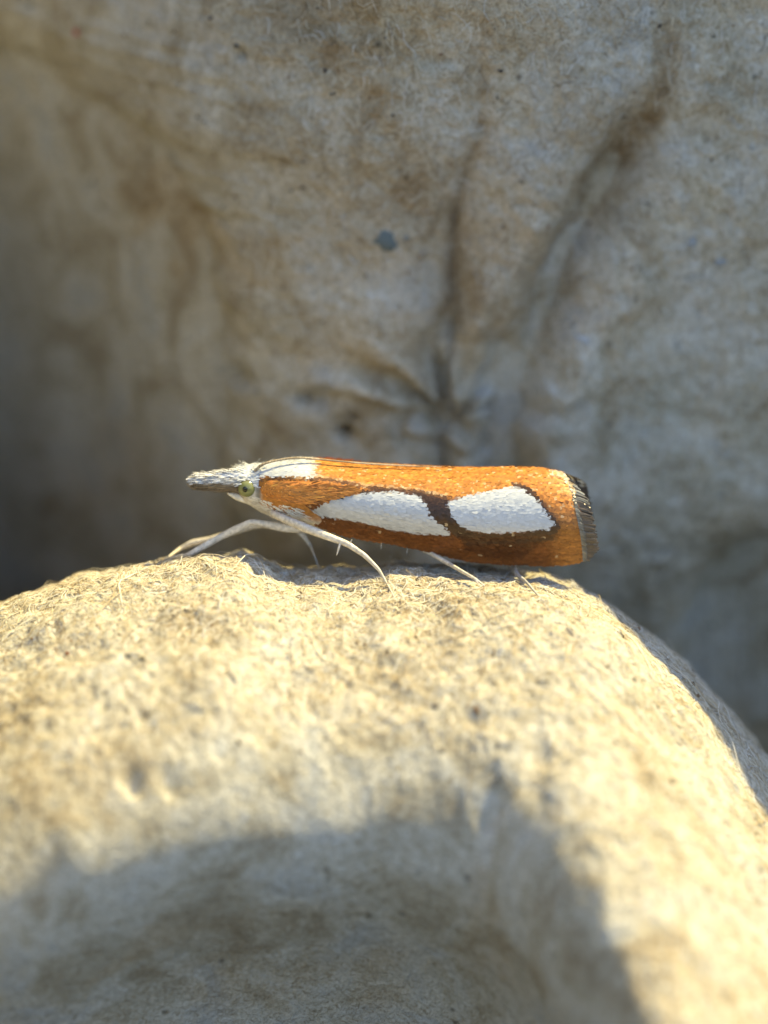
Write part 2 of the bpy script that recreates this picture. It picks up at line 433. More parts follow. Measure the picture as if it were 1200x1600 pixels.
# ---- pulp fibres matted over the surface
def fibre_colours(n):
    pal = np.array([(0.60, 0.55, 0.43), (0.50, 0.43, 0.31), (0.66, 0.63, 0.56), (0.42, 0.33, 0.20), (0.26, 0.19, 0.11), (0.50, 0.50, 0.48), (0.10, 0.08, 0.06)])
    i = RNG.choice(len(pal), n, p=[0.29, 0.24, 0.20, 0.15, 0.065, 0.035, 0.02])
    return pal[i] * RNG.uniform(0.8, 1.15, (n, 1))

def make_fibres(n, K, place, length, width, lift, name, curl=1.3):
    ln = length[0] * (length[1] / length[0]) ** RNG.random(n) ; th = RNG.uniform(0, 2 * np.pi, n)
    cu = RNG.normal(0, curl, n); ph = RNG.uniform(0, 6.28, n)
    t = np.linspace(-0.5, 0.5, K)
    ang = th[:, None] + cu[:, None] * t + 0.5 * np.sin(5 * t + ph[:, None])
    du = np.cumsum(np.cos(ang), 1) / K * ln[:, None]; dv = np.cumsum(np.sin(ang), 1) / K * ln[:, None]
    pos, nrm = place(du, dv)
    arch = RNG.uniform(0.3, 1.0, n) ** 2
    up = lift * (arch[:, None] * (1 - (2 * t) ** 2) * 1.6 - 0.25)
    pos = pos + nrm * up[..., None]
    w = RNG.uniform(width[0], width[1], n)[:, None] * (1 - 0.6 * np.abs(2 * t) ** 3)
    v, f, k = ribbons(pos, nrm, w, 0.8)
    c = np.repeat(fibre_colours(n), k, 0)
    o = in_carton(mesh(name, v, f, FIBRE, None, c)); o['kind'] = 'stuff'
    return o

NF = 26000
fxc = RNG.uniform(-1.4, 1.4, NF); fyc = 0.30 - (0.27 + SHOULDER(fxc)) * RNG.random(NF) ** 1.1
def place_peak(du, dv):
    x = fxc[:, None] + du; y = fyc[:, None] + dv
    z = peak_z(x, y); return np.stack([x, y, z], -1), peak_n(x, y)
make_fibres(NF, 5, place_peak, (0.03, 0.12), (0.0007, 0.0015), 0.0040, 'peak_fibres')
NL = 420
lxc = RNG.uniform(-1.2, 1.1, NL); lyc = 0.28 - 1.0 * RNG.random(NL)
def place_loose(du, dv):
    x = lxc[:, None] + du; y = lyc[:, None] + dv
    return np.stack([x, y, peak_z(x, y)], -1), peak_n(x, y)
make_fibres(NL, 9, place_loose, (0.12, 0.34), (0.0008, 0.0017), 0.016, 'loose_fibres', 1.0)
NW = 9000
wsc = RNG.uniform(s0, s1, NW); wzc = RNG.uniform(-0.7, 1.5, NW)
ds_dx = (s1 - s0) / (1.5 + 1.9)
def place_wall(du, dv):
    s = wsc[:, None] + du * ds_dx; z = np.minimum(wzc[:, None] + dv * 1.5, 1.5)
    p = wall_xyz(s, z); e = 0.01
    n = unit(np.cross(wall_xyz(s + e, z) - wall_xyz(s - e, z), wall_xyz(s, z + e) - wall_xyz(s, z - e)))
    return p, n
make_fibres(NW, 5, place_wall, (0.03, 0.12), (0.0006, 0.0014), 0.003, 'wall_fibres', 0.7)

# ---- flecks of printed paper, bark and ink caught in the pulp
def fleck(pos, nrm, size, aspect, ang, colour, thick=0.004):
    k = 9
    a = np.linspace(0, 2 * np.pi, k, endpoint=False)
    r = size * RNG.uniform(0.5, 1.1, k)
    t1 = unit(np.cross(nrm, np.array([0.31, 0.2, 0.93]))); t2 = np.cross(nrm, t1)
    ca, sa = math.cos(ang), math.sin(ang)
    u = np.cos(a) * r; w = np.sin(a) * r * aspect
    ring = pos + (u * ca - w * sa)[:, None] * t1 + (u * sa + w * ca)[:, None] * t2
    top = ring * 0.8 + pos * 0.2 + nrm * thick
    v = np.concatenate([ring - nrm * thick, top, [pos + nrm * thick * 1.3]])
    j = np.arange(k); j2 = (j + 1) % k
    q = np.stack([j, j2, k + j2, k + j], -1); tr = np.stack([k + j, k + j2, np.full(k, 2 * k)], -1)
    return in_carton(mesh('fleck', v, [q, tr], FLECK, None, np.tile(colour, (len(v), 1))))

def wall_hit(px, py):
    d = FWD + (px - 600) * S / DIST * RIGHT + (800 - py) * S / DIST * UP
    t = np.linspace(DIST + 0.3, DIST + 3.0, 700); q = CAM + t[:, None] * d
    # nearest point of the sight line to the sheet along its plan curve
    sg = np.interp(q[:, 0], PX(np.linspace(3, 13, 400)), np.linspace(3, 13, 400))
    w = wall_xyz(sg, q[:, 2])
    i = int(np.argmax(q[:, 1] > w[:, 1]))
    s, z = sg[i], q[i, 2]; e = 0.02
    n = unit(np.cross(wall_xyz(s + e, z) - wall_xyz(s - e, z), wall_xyz(s, z + e) - wall_xyz(s, z - e)))
    return wall_xyz(s, z), n

for px, py, sz, asp, ang, c in [
        (115, 50, 0.018, 0.7, 1.3, (0.42, 0.04, 0.07)), (600, 378, 0.048, 0.75, 0.3, (0.13, 0.155, 0.15)), (632, 372, 0.018, 0.8, 0.8, (0.22, 0.23, 0.22)),
        (655, 398, 0.022, 0.7, 1.2, (0.30, 0.26, 0.20)), (834, 320, 0.007, 0.6, 1.0, (0.03, 0.03, 0.03)), (38, 8, 0.014, 0.8, 0.2, (0.05, 0.05, 0.05)),
        (945, 372, 0.011, 0.25, 1.4, (0.05, 0.045, 0.04)), (935, 348, 0.010, 0.5, 0.3, (0.06, 0.05, 0.05)), (477, 253, 0.008, 0.6, 0.3, (0.05, 0.05, 0.05)),
        (362, 307, 0.012, 0.5, 0.2, (0.13, 0.07, 0.05)), (1178, 120, 0.014, 0.2, 1.4, (0.06, 0.05, 0.04)), (1125, 410, 0.030, 0.8, 0.4, (0.30, 0.32, 0.33)),
        (1080, 378, 0.028, 0.7, 1.0, (0.30, 0.33, 0.35)), (912, 530, 0.035, 0.6, 0.1, (0.42, 0.44, 0.45)), (240, 90, 0.010, 0.6, 0.6, (0.07, 0.06, 0.06)),
        (375, 72, 0.016, 0.6, 0.2, (0.10, 0.09, 0.07)), (1015, 318, 0.012, 0.4, 0.1, (0.09, 0.08, 0.07))]:
    p, n = wall_hit(px, py); fleck(p, n, sz, asp, ang, c)
for px, py, sz, asp, ang, c in [
        (105, 1022, 0.011, 0.7, 0.2, (0.16, 0.05, 0.02)), (716, 970, 0.052, 0.09, -1.15, (0.26, 0.20, 0.13)), (200, 1026, 0.016, 0.6, 0.2, (0.10, 0.10, 0.09)),
        (224, 1030, 0.012, 0.8, 0.2, (0.11, 0.09, 0.06)), (680, 1105, 0.02, 0.6, 0.6, (0.20, 0.17, 0.14)), (772, 1022, 0.022, 0.18, -1.2, (0.16, 0.12, 0.08)),
        (890, 988, 0.022, 0.3, -0.5, (0.22, 0.20, 0.18)), (745, 1110, 0.018, 0.5, -1.0, (0.20, 0.12, 0.06)), (360, 1055, 0.03, 0.10, -0.7, (0.24, 0.20, 0.15)),
        (1050, 1222, 0.02, 0.6, 0.4, (0.18, 0.15, 0.11)), (722, 940, 0.02, 0.12, -1.3, (0.16, 0.13, 0.09)), (655, 905, 0.015, 0.14, 1.4, (0.18, 0.14, 0.10))]:
    p = G(px, py); fleck(p, peak_n(p[0], p[1]), sz, asp, ang, c, 0.006)

for k in range(70):
    c = np.array((0.06, 0.05, 0.045)) if k % 3 else np.array((0.20, 0.12, 0.07))
    p, n = wall_hit(RNG.uniform(150, 1190), RNG.uniform(5, 520)); fleck(p, n, RNG.uniform(0.004, 0.011), RNG.uniform(0.25, 0.9), RNG.uniform(0, 3), c)
for k in range(45):
    c = np.array((0.10, 0.075, 0.05)) if k % 3 else np.array((0.24, 0.15, 0.08))
    p = G(RNG.uniform(20, 1100), RNG.uniform(940, 1180)); fleck(p, peak_n(p[0], p[1]), RNG.uniform(0.004, 0.012), RNG.uniform(0.15, 0.8), RNG.uniform(0, 3), c, 0.004)

# ------------------------------------------------------------------ the moth
moth = link(bpy.data.objects.new('moth', None))
moth.location = (0.05, 0.0, float(peak_z(0.05, 0.0)))
moth['label'] = 'orange moth with two white wing patches and long pale snout standing on the carton'
moth['category'] = 'moth'
bpy.context.view_layer.update()
def in_moth(o, par=None):
    o.parent = par or moth
    if par is None: o.matrix_parent_inverse = moth.matrix_world.inverted()
    return o

ORANGE = np.array((0.50, 0.20, 0.035)); RUST = np.array((0.175, 0.062, 0.014)); DARK = np.array((0.055, 0.026, 0.012))
WHITE = np.array((0.54, 0.56, 0.58)); CREAM = np.array((0.66, 0.60, 0.50)); TAN = np.array((0.42, 0.33, 0.22))
YO = 0.08
P0 = P
def P(px, py, y): return P0(px, py, np.asarray(y, float) + YO)
MIDY = 0.015                                   # plane of symmetry of the insect

TOP = smooth_interp([405, 430, 463, 497, 520, 560, 630, 700, 760, 820, 850, 880, 900, 913],
                    [728, 723, 720, 721, 724, 727.5, 731, 732.5, 732, 731, 733, 740, 748, 754])
BOT = smooth_interp([405, 430, 470, 500, 530, 560, 630, 667, 720, 760, 810, 873, 900, 913],
                    [782, 793, 806, 823, 834, 841, 853, 861, 874, 879.5, 882, 882.5, 879, 874])
WID = smooth_interp([405, 440, 480, 560, 700, 820, 913], [0.055, 0.085, 0.105, 0.125, 0.135, 0.128, 0.115])
WEND = smooth_interp([730, 742, 763, 803, 847, 873, 885], [878, 881, 893, 903, 911, 913, 912])   # outer margin

PATCH1 = [(474, 799), (490, 791), (512, 781.5), (545, 772.5), (580, 769.5), (612, 769.5), (638, 773), (653, 779), (658, 789), (662, 800), (667, 808),
          (682, 818), (699, 832), (690, 835), (668, 832.5), (640, 831), (612, 827), (585, 820), (560, 814), (525, 808), (495, 803)]
PATCH2 = [(693, 783), (715, 777), (743, 771), (775, 765), (800, 762.5), (811, 766), (822, 774), (834, 785), (843, 797), (852, 808), (861, 822),
          (845, 826), (825, 828.5), (790, 831), (755, 831), (728, 827), (714, 820), (705, 812), (699, 801)]
TEGULA = [(406, 764), (413, 754), (440, 752), (483, 752), (522, 756), (552, 761), (561, 765), (545, 771), (523, 780), (500, 787), (483, 791), (455, 790), (430, 785), (413, 777)]

def wing_colour(px, py):
    """pigment of the forewing by its own chart, with shade painted into the lower part"""
    jx = 2.0 * vnoise(px * 0.3, py * 0.9, 1); jy = 1.6 * vnoise(px * 0.25, py * 0.5, 2)
    x = px + jx; y = py + jy
    top = TOP(px); bot = BOT(px); v = (y - top) / (bot - top)
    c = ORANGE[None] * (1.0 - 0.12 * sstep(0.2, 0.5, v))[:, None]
    c = c + (RUST - c) * (sstep(0.46, 0.68, v) * 1.0 * (1 - 0.62 * sstep(845, 880, x)))[:, None]  # rust below, deepened to paint in the shade of the tucked edge
    def put(w, colour):
        nonlocal c; c = c + (np.asarray(colour) - c) * np.clip(w, 0, 1)[:, None]
    # veins
    vein = 0.5 + 0.5 * np.sin(y * 0.62 + 0.02 * x)
    put(0.6 * sstep(0.70, 1.0, vein) * sstep(825, 875, x), RUST)
    # dark edging of the patches
    d1 = poly_sd(x, y, PATCH1); d2 = poly_sd(x, y, PATCH2)
    put(0.55 * sstep(18, 6, d2) * (y > 775), RUST * 0.8)
    up1 = (y < 782) & (x > 520)
    put(np.where(up1, sstep(7, 3.5, d1), 0), DARK)
    put(sstep(4.5, 1.5, d1) * sstep(560, 600, x) * 0.45 + sstep(16, 6, d1) * 0.35 * (y > 800), RUST * 0.6)
    gap = poly_sd(x, y, [(640, 768), (665, 774), (692, 779), (697, 784), (700, 802), (712, 818), (730, 829), (760, 834), (800, 833), (866, 822), (866, 832), (835, 839), (790, 843), (740, 846), (712, 838), (690, 822), (668, 808), (655, 788)])
    put(sstep(2.5, -1.5, gap), DARK)
    edge2, _ = line_d(x, y, [(800, 759), (815, 764), (830, 777), (842, 790), (853, 804), (866, 824)])
    put(sstep(6.5, 3.0, edge2), DARK * 1.2)
    fan = poly_sd(x, y, [(715, 838), (870, 834), (835, 852), (812, 872), (760, 872), (722, 858)])
    put(0.85 * sstep(4, -4, fan), RUST * 0.42)
    low, _ = line_d(x, y, [(725, 848), (790, 846), (862, 840)]); put(0.8 * sstep(3.5, 1.0, low), DARK)
    put(sstep(1.2, -1.2, d1), WHITE); put(sstep(1.2, -1.2, d2), WHITE)
    # ridge line under the top strip
    rl, t = line_d(x, y, [(402, 749), (440, 748.5), (483, 748), (520, 752), (552, 759), (575, 763), (620, 766), (660, 770), (690, 776)])
    put(0.85 * sstep(3.2, 1.2, rl), DARK * 1.6)
    rl2, _ = line_d(x, y, [(430, 746), (500, 745), (560, 757), (640, 764), (700, 775)]); put(0.6 * sstep(2.0, 0.6, rl2), (0.5, 0.36, 0.2))
    # white base of the top, cream line beneath the tegula
    wb = sstep(497, 470, x + 12 * vnoise(px * 0.1, py * 0.2, 4)) * (y < 746); put(wb, WHITE)
    cl, _ = line_d(x, y, [(405, 779), (440, 795), (474, 801)]); put(sstep(8, 4, cl), CREAM)
    # dark marginal line and pale dorsal fleck at the tip
    wm = WEND(py) - px
    put(0.9 * sstep(6.5, 3.5, wm), DARK)
    tipw = sstep(852, 885, x) * sstep(0.10, 0.02, v); put(0.8 * tipw, (0.62, 0.5, 0.42))
    return np.clip(c, 0.004, 0.9)

def wing_pos(px, v, side=-1, out=0.0):
    """v runs from the back's ridge to the wing's lower edge; side -1 is the wing that faces the camera"""
    px = np.asarray(px, float); v = np.asarray(v, float)
    py = TOP(px) + v * (BOT(px) - TOP(px))
    w = WID(px)
    prof = 1.0 - np.clip(1.0 - v / 0.62, 0, 1) ** 2.1
    prof = prof - 0.42 * sstep(0.60, 1.05, v) - 0.02 * np.sin(np.pi * np.clip((v - 0.25) / 0.6, 0, 1))
    y = MIDY - (w + out) * prof
    p = P(px, py, y)
    if side > 0:
        p[..., 1] = 2 * (MIDY + YO) - p[..., 1]
    return p, py

def build_wing(side):
    nu, nv = 200, 70
    u = np.linspace(0, 1, nu)[:, None]; v = np.linspace(0, 1, nv)[None, :]
    v = np.broadcast_to(v, (nu, nv))
    px = 405 + u * (905 - 405) + np.zeros_like(v)
    for _ in range(4):
        py = TOP(px) + v * (BOT(px) - TOP(px)); px = 405 + u * (WEND(py) - 405)
    p, py = wing_pos(px, v, side)
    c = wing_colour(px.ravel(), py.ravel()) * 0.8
    f = grid_faces(nu, nv)
    w = in_moth(mesh('forewing', p, f, WING, None, c))
    sol = w.modifiers.new('thickness', 'SOLIDIFY'); sol.thickness = 0.004; sol.offset = 0
    # overlapping scales
    pts = []
    row = 0
    a, b = [], []
    for x0 in np.arange(407, 913, 3.3):
        hgt = float(BOT(x0) - TOP(x0)); n = max(int(hgt * 1.18 / 2.6), 8)
        vv = (np.arange(n) + 0.5 * (row % 2) + 0.25) / n
        a.append(np.full(n, x0)); b.append(vv); row += 1
    sx = np.concatenate(a); sv = np.concatenate(b)
    sx = sx + RNG.normal(0, 1.0, len(sx)); sv = np.clip(sv + RNG.normal(0, 0.006, len(sv)), 0.004, 0.996)
    syp = TOP(sx) + sv * (BOT(sx) - TOP(sx))
    keep = sx < WEND(syp) - 1.5
    sx, sv, syp = sx[keep], sv[keep], syp[keep]
    N = len(sx)
    p0, _ = wing_pos(sx, sv, side); e = 1.5
    pu, _ = wing_pos(sx + e, sv, side); pv, _ = wing_pos(sx, np.clip(sv + 0.012, 0, 1.02), side)
    tu = unit(pu - p0); tv = unit(pv - p0); nn = unit(np.cross(tu, tv)) * (1 if side < 0 else -1)
    nn = np.where((nn @ np.array([0.0, side * 1.0, 0.8]))[:, None] < 0, -nn, nn)
    ang = RNG.normal(0, 0.12, N); d = unit(tu * np.cos(ang)[:, None] + tv * np.sin(ang)[:, None]); sd = unit(np.cross(nn, d))
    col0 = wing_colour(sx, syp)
    white = col0.min(1) > 0.35
    L = S * RNG.uniform(6.0, 9.0, N); W = S * RNG.uniform(2.0, 3.0, N); tilt = np.abs(RNG.normal(0.05, 0.06, N)) + 0.03
    tilt = np.where(white, tilt * 0.5, tilt * (1 - 0.4 * sstep(0.4, 0.7, sv))); roll = RNG.normal(0, 0.07, N); L = np.where(white, L * 1.5, L)
    base = p0 + nn * (0.0025)
    dt = unit(d + nn * tilt[:, None]); sr = unit(sd + nn * roll[:, None])
    prof = [(0.0, 0.55), (0.55, 1.0), (0.88, 0.75)]
    vs = []
    for tt, ww in prof:
        q = base + dt * (L * tt)[:, None]
        vs += [q - sr * (W * ww)[:, None], q + sr * (W * ww)[:, None]]
    vs.append(base + dt * (L)[:, None])
    V = np.stack(vs, 1)
    i = np.arange(N)[:, None] * 7
    q = np.concatenate([i + np.array([[0, 1, 3, 2]]), i + np.array([[2, 3, 5, 4]])]); t = i + np.array([[4, 5, 6]])
    br = np.exp(RNG.normal(0, np.where(white, 0.04, 0.12), N))[:, None] * np.exp(np.where(white, 0.10, 0.45) * (vnoise(sx * 0.045, syp * 0.55, 5) + 0.6 * vnoise(sx * 0.09, syp * 1.1, 6)))[:, None]
    pale = RNG.random(N)[:, None] < 0.04 * sstep(0.55, 0.15, sv)[:, None] + 0.006
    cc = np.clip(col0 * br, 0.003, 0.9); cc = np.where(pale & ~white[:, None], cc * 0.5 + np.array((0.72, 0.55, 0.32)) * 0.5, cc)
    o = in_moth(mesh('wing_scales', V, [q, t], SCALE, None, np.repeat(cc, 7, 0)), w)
    o['kind'] = 'stuff'
    # fringe along the outer margin: overlapping rows of long scales gathered in tufts
    n = 420
    row_ = np.arange(n) % 3
    t = np.sort(RNG.random(n)); t = (t - t.min()) / (t.max() - t.min())
    pyv = 742 + t * (875 - 742)
    xe = WEND(pyv) - 3
    vv = (pyv - TOP(xe)) / (BOT(xe) - TOP(xe)); vv = np.clip(vv, 0.0, 1.0)
    b0, _ = wing_pos(xe, vv, side); b1, _ = wing_pos(xe - 6, vv, side)
    dx = unit(b0 - b1)
    tuft = (t * 13) % 1.0; bend = (tuft - 0.5) * -0.35
    ln = S * np.where(row_ == 0, RNG.uniform(7, 10, n), RNG.uniform(23, 29, n)) * (1 - 0.25 * np.abs(tuft - 0.5) ** 2 * 4) * (0.72 + 0.28 * sstep(0.0, 0.2, t)) * (1 - 0.5 * sstep(0.93, 1.0, t))
    dn = np.array([0, 0, 1.0]); dirs = unit(dx + dn * (bend + 0.32 * sstep(0.25, 0.0, t) * -0.6 + 0.10)[:, None] + RNG.normal(0, 0.05, (n, 3)))
    K = 5; s = np.linspace(0, 1, K)
    nrm = np.tile(np.array([0.0, float(side), 0.12]), (n, 1)); nrm = unit(nrm)
    lift = np.where(row_ == 0, 0.006, np.where(row_ == 1, 0.003, 0.0))
    path = b0[:, None] + dirs[:, None] * (ln[:, None] * s)[..., None] + (nrm * lift[:, None])[:, None] + np.array([0, 0, -1.0]) * (0.010 * s ** 2)[None, :, None]
    wd = S * RNG.uniform(1.1, 1.9, n)[:, None] * (0.6 + 0.8 * s - 0.75 * s ** 4)
    V, F, k = ribbons(path, np.repeat(nrm[:, None], K, 1), wd, 0.6)
    inner = np.array((0.20, 0.18, 0.14)); outer = np.array((0.125, 0.092, 0.06)); tipc = np.array((0.12, 0.09, 0.065))
    cc = np.where((row_ == 0)[:, None, None], inner[None, None] * (1 - 0.35 * s)[None, :, None],
                  outer[None, None] * (1 - 0.25 * s ** 3)[None, :, None] * np.where((s > 0.28) & (s < 0.5), 0.55, 1.0)[None, :, None])
    cc = cc * np.exp(RNG.normal(0, 0.22, n))[:, None, None]
    fringe_glint = sstep(0.36, 0.12, t)[:, None, None]; cc = cc + (np.array((0.85, 0.78, 0.58)) - cc) * fringe_glint * (RNG.random(n) < 0.5)[:, None, None] * 0.8  # sun glints painted as gold strands on the upper fringe
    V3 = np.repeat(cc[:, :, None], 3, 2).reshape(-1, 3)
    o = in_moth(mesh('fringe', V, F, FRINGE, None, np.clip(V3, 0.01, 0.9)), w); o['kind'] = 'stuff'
    # added pale scales, sun glints painted on the tip's upper corner
    if side > 0: return w
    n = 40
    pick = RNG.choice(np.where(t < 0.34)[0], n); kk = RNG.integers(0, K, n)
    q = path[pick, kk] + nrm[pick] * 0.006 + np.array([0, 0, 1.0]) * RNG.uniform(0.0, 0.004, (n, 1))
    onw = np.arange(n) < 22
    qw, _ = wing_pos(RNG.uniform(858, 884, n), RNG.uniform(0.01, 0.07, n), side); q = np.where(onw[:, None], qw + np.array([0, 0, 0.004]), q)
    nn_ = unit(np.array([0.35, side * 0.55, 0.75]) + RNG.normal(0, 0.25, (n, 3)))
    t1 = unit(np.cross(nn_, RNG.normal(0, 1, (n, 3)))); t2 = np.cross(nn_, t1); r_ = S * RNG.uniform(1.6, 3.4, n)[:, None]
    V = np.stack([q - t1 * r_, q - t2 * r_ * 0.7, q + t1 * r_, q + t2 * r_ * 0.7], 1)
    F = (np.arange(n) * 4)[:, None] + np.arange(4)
    o = in_moth(mesh('glint_scales', V, F, FRINGE, None, np.repeat(np.clip(np.array((0.66, 0.58, 0.43)) * RNG.uniform(0.5, 1.1, (n, 1)), 0, 0.9), 4, 0), smooth=False), w); o['kind'] = 'stuff'
    return w

near_wing = build_wing(-1)
far_wing = build_wing(1)

# ---- body: head, thorax and abdomen in one surface
BX = [366, 372, 380, 392, 404, 420, 445, 480, 530, 600, 680, 760, 830, 868]
BT = [742, 735, 730, 727, 727, 725, 722, 722, 735, 745, 752, 762, 778, 800]
BB = [764, 772, 781, 788, 796, 803, 810, 818, 830, 842, 848, 850, 846, 826]
BW = [0.02, 0.034, 0.050, 0.056, 0.058, 0.070, 0.085, 0.092, 0.095, 0.095, 0.09, 0.08, 0.06, 0.02]
nb, na = 110, 40
bx = np.linspace(366, 868, nb); bx = 366 + 502 * (np.linspace(0, 1, nb) ** 1.5)
t_ = smooth_interp(BX, BT)(bx); b_ = smooth_interp(BX, BB)(bx); w_ = smooth_interp(BX, BW)(bx)
ang = np.linspace(0, 2 * np.pi, na, endpoint=False)
cz = (t_ + b_) / 2; rz = (b_ - t_) / 2
bpx = bx[:, None] + 0 * ang; bpy_ = cz[:, None] - rz[:, None] * np.cos(ang); byy = MIDY - w_[:, None] * np.sin(ang)
bp = P(bpx, bpy_ - (0.0), byy)
# depth towards the camera lowers a point in the picture; keep the section upright
bp[..., 2] = P(bpx, bpy_, MIDY)[..., 2]
bp = bp + 0.003 * vnoise(bpx * 0.3, np.broadcast_to(ang * 4, bpx.shape), 2)[..., None] * np.array([0, 1, 1])
frac = (1 - np.cos(ang)) / 2
fr = np.broadcast_to(frac, bpx.shape)
bc = np.zeros(bpx.shape + (3,)) + CREAM * 0.95
wtop = sstep(0.46, 0.30, fr)[..., None]; bc = bc + (WHITE - bc) * wtop
org = (sstep(402, 412, bpx) * sstep(0.30, 0.38, fr) * sstep(0.80, 0.70, fr))[..., None]; bc = bc + (ORANGE * 0.9 - bc) * org
neck = (sstep(398, 401, bpx) * sstep(408, 405, bpx) * sstep(0.2, 0.4, fr) * sstep(0.8, 0.6, fr))[..., None]; bc = bc + (np.array((0.12, 0.10, 0.06)) - bc) * 0.7 * neck
bel = (sstep(480, 540, bpx))[..., None]; bc = bc + (np.array((0.34, 0.29, 0.22)) - bc) * bel
face = (sstep(385, 372, bpx) * sstep(0.35, 0.5, fr))[..., None]; bc = bc + (np.array((0.22, 0.17, 0.10)) - bc) * face
ends = [bp[0].mean(0), bp[-1].mean(0)]
bv = np.concatenate([bp.reshape(-1, 3), ends]); bcol = np.concatenate([bc.reshape(-1, 3), bc[0, :1], bc[-1, :1]])
j = np.arange(na); caps = np.concatenate([np.stack([np.full(na, nb * na), j, (j + 1) % na], -1), np.stack([np.full(na, nb * na + 1), (nb - 1) * na + (j + 1) % na, (nb - 1) * na + j], -1)])
body = in_moth(mesh('body', bv, [grid_faces(nb, na, True), caps], SKIN, None, bcol))

# ---- tegula: the orange shoulder flap that overlaps the wing base
def tegula(side):
    xs = np.linspace(407, 558, 46); up = []; lo = []
    T = smooth_interp([406, 413, 440, 483, 522, 552, 561], [764, 755, 752, 752, 756, 761, 765])
    B = smooth_interp([406, 413, 430, 455, 483, 500, 523, 545, 561], [764, 776, 782, 786, 785, 781, 775, 768, 765.5])
    v = np.linspace(0, 1, 16)
    px = np.repeat(xs[:, None], 16, 1); py = T(px) + v * (B(px) - T(px))
    wv_ = (py - TOP(px)) / (BOT(px) - TOP(px))
    bul = 0.020 * np.sqrt(np.clip(np.sin(np.pi * v), 0, 1))[None, :] * np.sin(np.pi * np.clip((px - 404) / 158, 0, 1)) ** 0.5
    p, _ = wing_pos(px, wv_, side, 0.004); p = p.copy(); p[..., 1] += side * (bul + 0.002)
    c = np.tile(ORANGE * np.array((1.05, 0.98, 0.9)), (px.size, 1)) * np.exp(0.5 * vnoise(px.ravel() * 0.5, py.ravel() * 0.8, 3))[:, None]
    edge = sstep(0.12, 0.0, np.minimum(v, 1 - v))[None, :, None] * np.ones((46, 1, 1)); c = c.reshape(46, 16, 3); c = c + (RUST - c) * edge * 0.5
    o = in_moth(mesh('tegula', p, grid_faces(46, 16), SCALE, None, c))
    # shaggy scales
    n = 650
    ax = RNG.uniform(408, 550, n); av = RNG.uniform(0.03, 0.97, n); ay = T(ax) + av * (B(ax) - T(ax))
    wv2 = (ay - TOP(ax)) / (BOT(ax) - TOP(ax)); q, _ = wing_pos(ax, wv2, side, 0.004); q = q.copy()
    q[:, 1] += side * (0.020 * np.sqrt(np.sin(np.pi * av)) * np.sin(np.pi * np.clip((ax - 404) / 158, 0, 1)) ** 0.5 + 0.003)
    d = unit(np.stack([np.ones(n), side * RNG.uniform(0.02, 0.22, n), RNG.normal(0.02, 0.2, n)], -1))
    K = 3; s = np.linspace(0, 1, K); L = S * RNG.uniform(8, 16, n)
    path = q[:, None] + d[:, None] * (L[:, None] * s)[..., None]
    nr_ = np.tile(unit(np.array([0.0, side, 0.3])), (n, K, 1))
    V, F, k = ribbons(path, nr_, S * RNG.uniform(0.9, 1.7, n)[:, None] * np.array([0.7, 1, 0.3]), 0.4)
    cc = np.tile(ORANGE, (n, 1)) * np.exp(RNG.normal(0.05, 0.3, n))[:, None]
    o2 = in_moth(mesh('tegula_scales', V, F, SCALE, None, np.repeat(np.clip(cc, 0.01, 0.85), k, 0)), o); o2['kind'] = 'stuff'
tegula(-1); tegula(1)

# ---- eyes
def eye(side):
    c = P(385.5, 763.5, MIDY - 0.050); c[1] = MIDY + YO + side * 0.047
    r = S * 14.2; nu, nv = 22, 32
    a = np.linspace(0.02, np.pi - 0.02, nu)[:, None]; b = np.linspace(0, 2 * np.pi, nv, endpoint=False)[None]
    d = np.stack([np.sin(a) * np.cos(b), np.cos(a) * side + 0 * b, np.sin(a) * np.sin(b)], -1)
    v = c + d * r * np.array([1.0, 0.75, 1.0])
    k = np.broadcast_to(a, (nu, nv)).ravel()
    col = np.tile(np.array((0.20, 0.21, 0.075)), (nu * nv, 1))
    st = 0.5 + 0.5 * vnoise(d[..., 0].ravel() * 9, d[..., 2].ravel() * 9, 2)
    col = col * (0.75 + 0.5 * st)[:, None]
    ring = sstep(1.05, 1.35, k)[:, None]; col = col + (np.array((0.09, 0.08, 0.035)) - col) * ring
    o = in_moth(mesh('eye', v, grid_faces(nu, nv, True), EYE, None, col))
    pu = c + np.array([-0.004, side * r * 0.70, 0.004])
    a2 = np.linspace(0.05, np.pi - 0.05, 10)[:, None]; b2 = np.linspace(0, 2 * np.pi, 14, endpoint=False)[None]
    d2 = np.stack([np.sin(a2) * np.cos(b2), np.cos(a2) * side + 0 * b2, np.sin(a2) * np.sin(b2)], -1)
    v2 = pu + d2 * S * 4.2 * np.array([1, 0.5, 1.15])
    in_moth(mesh('pupil', v2, grid_faces(10, 14, True), EYE, None, np.tile((0.012, 0.014, 0.008), (140, 1))), o)
eye(-1); eye(1)

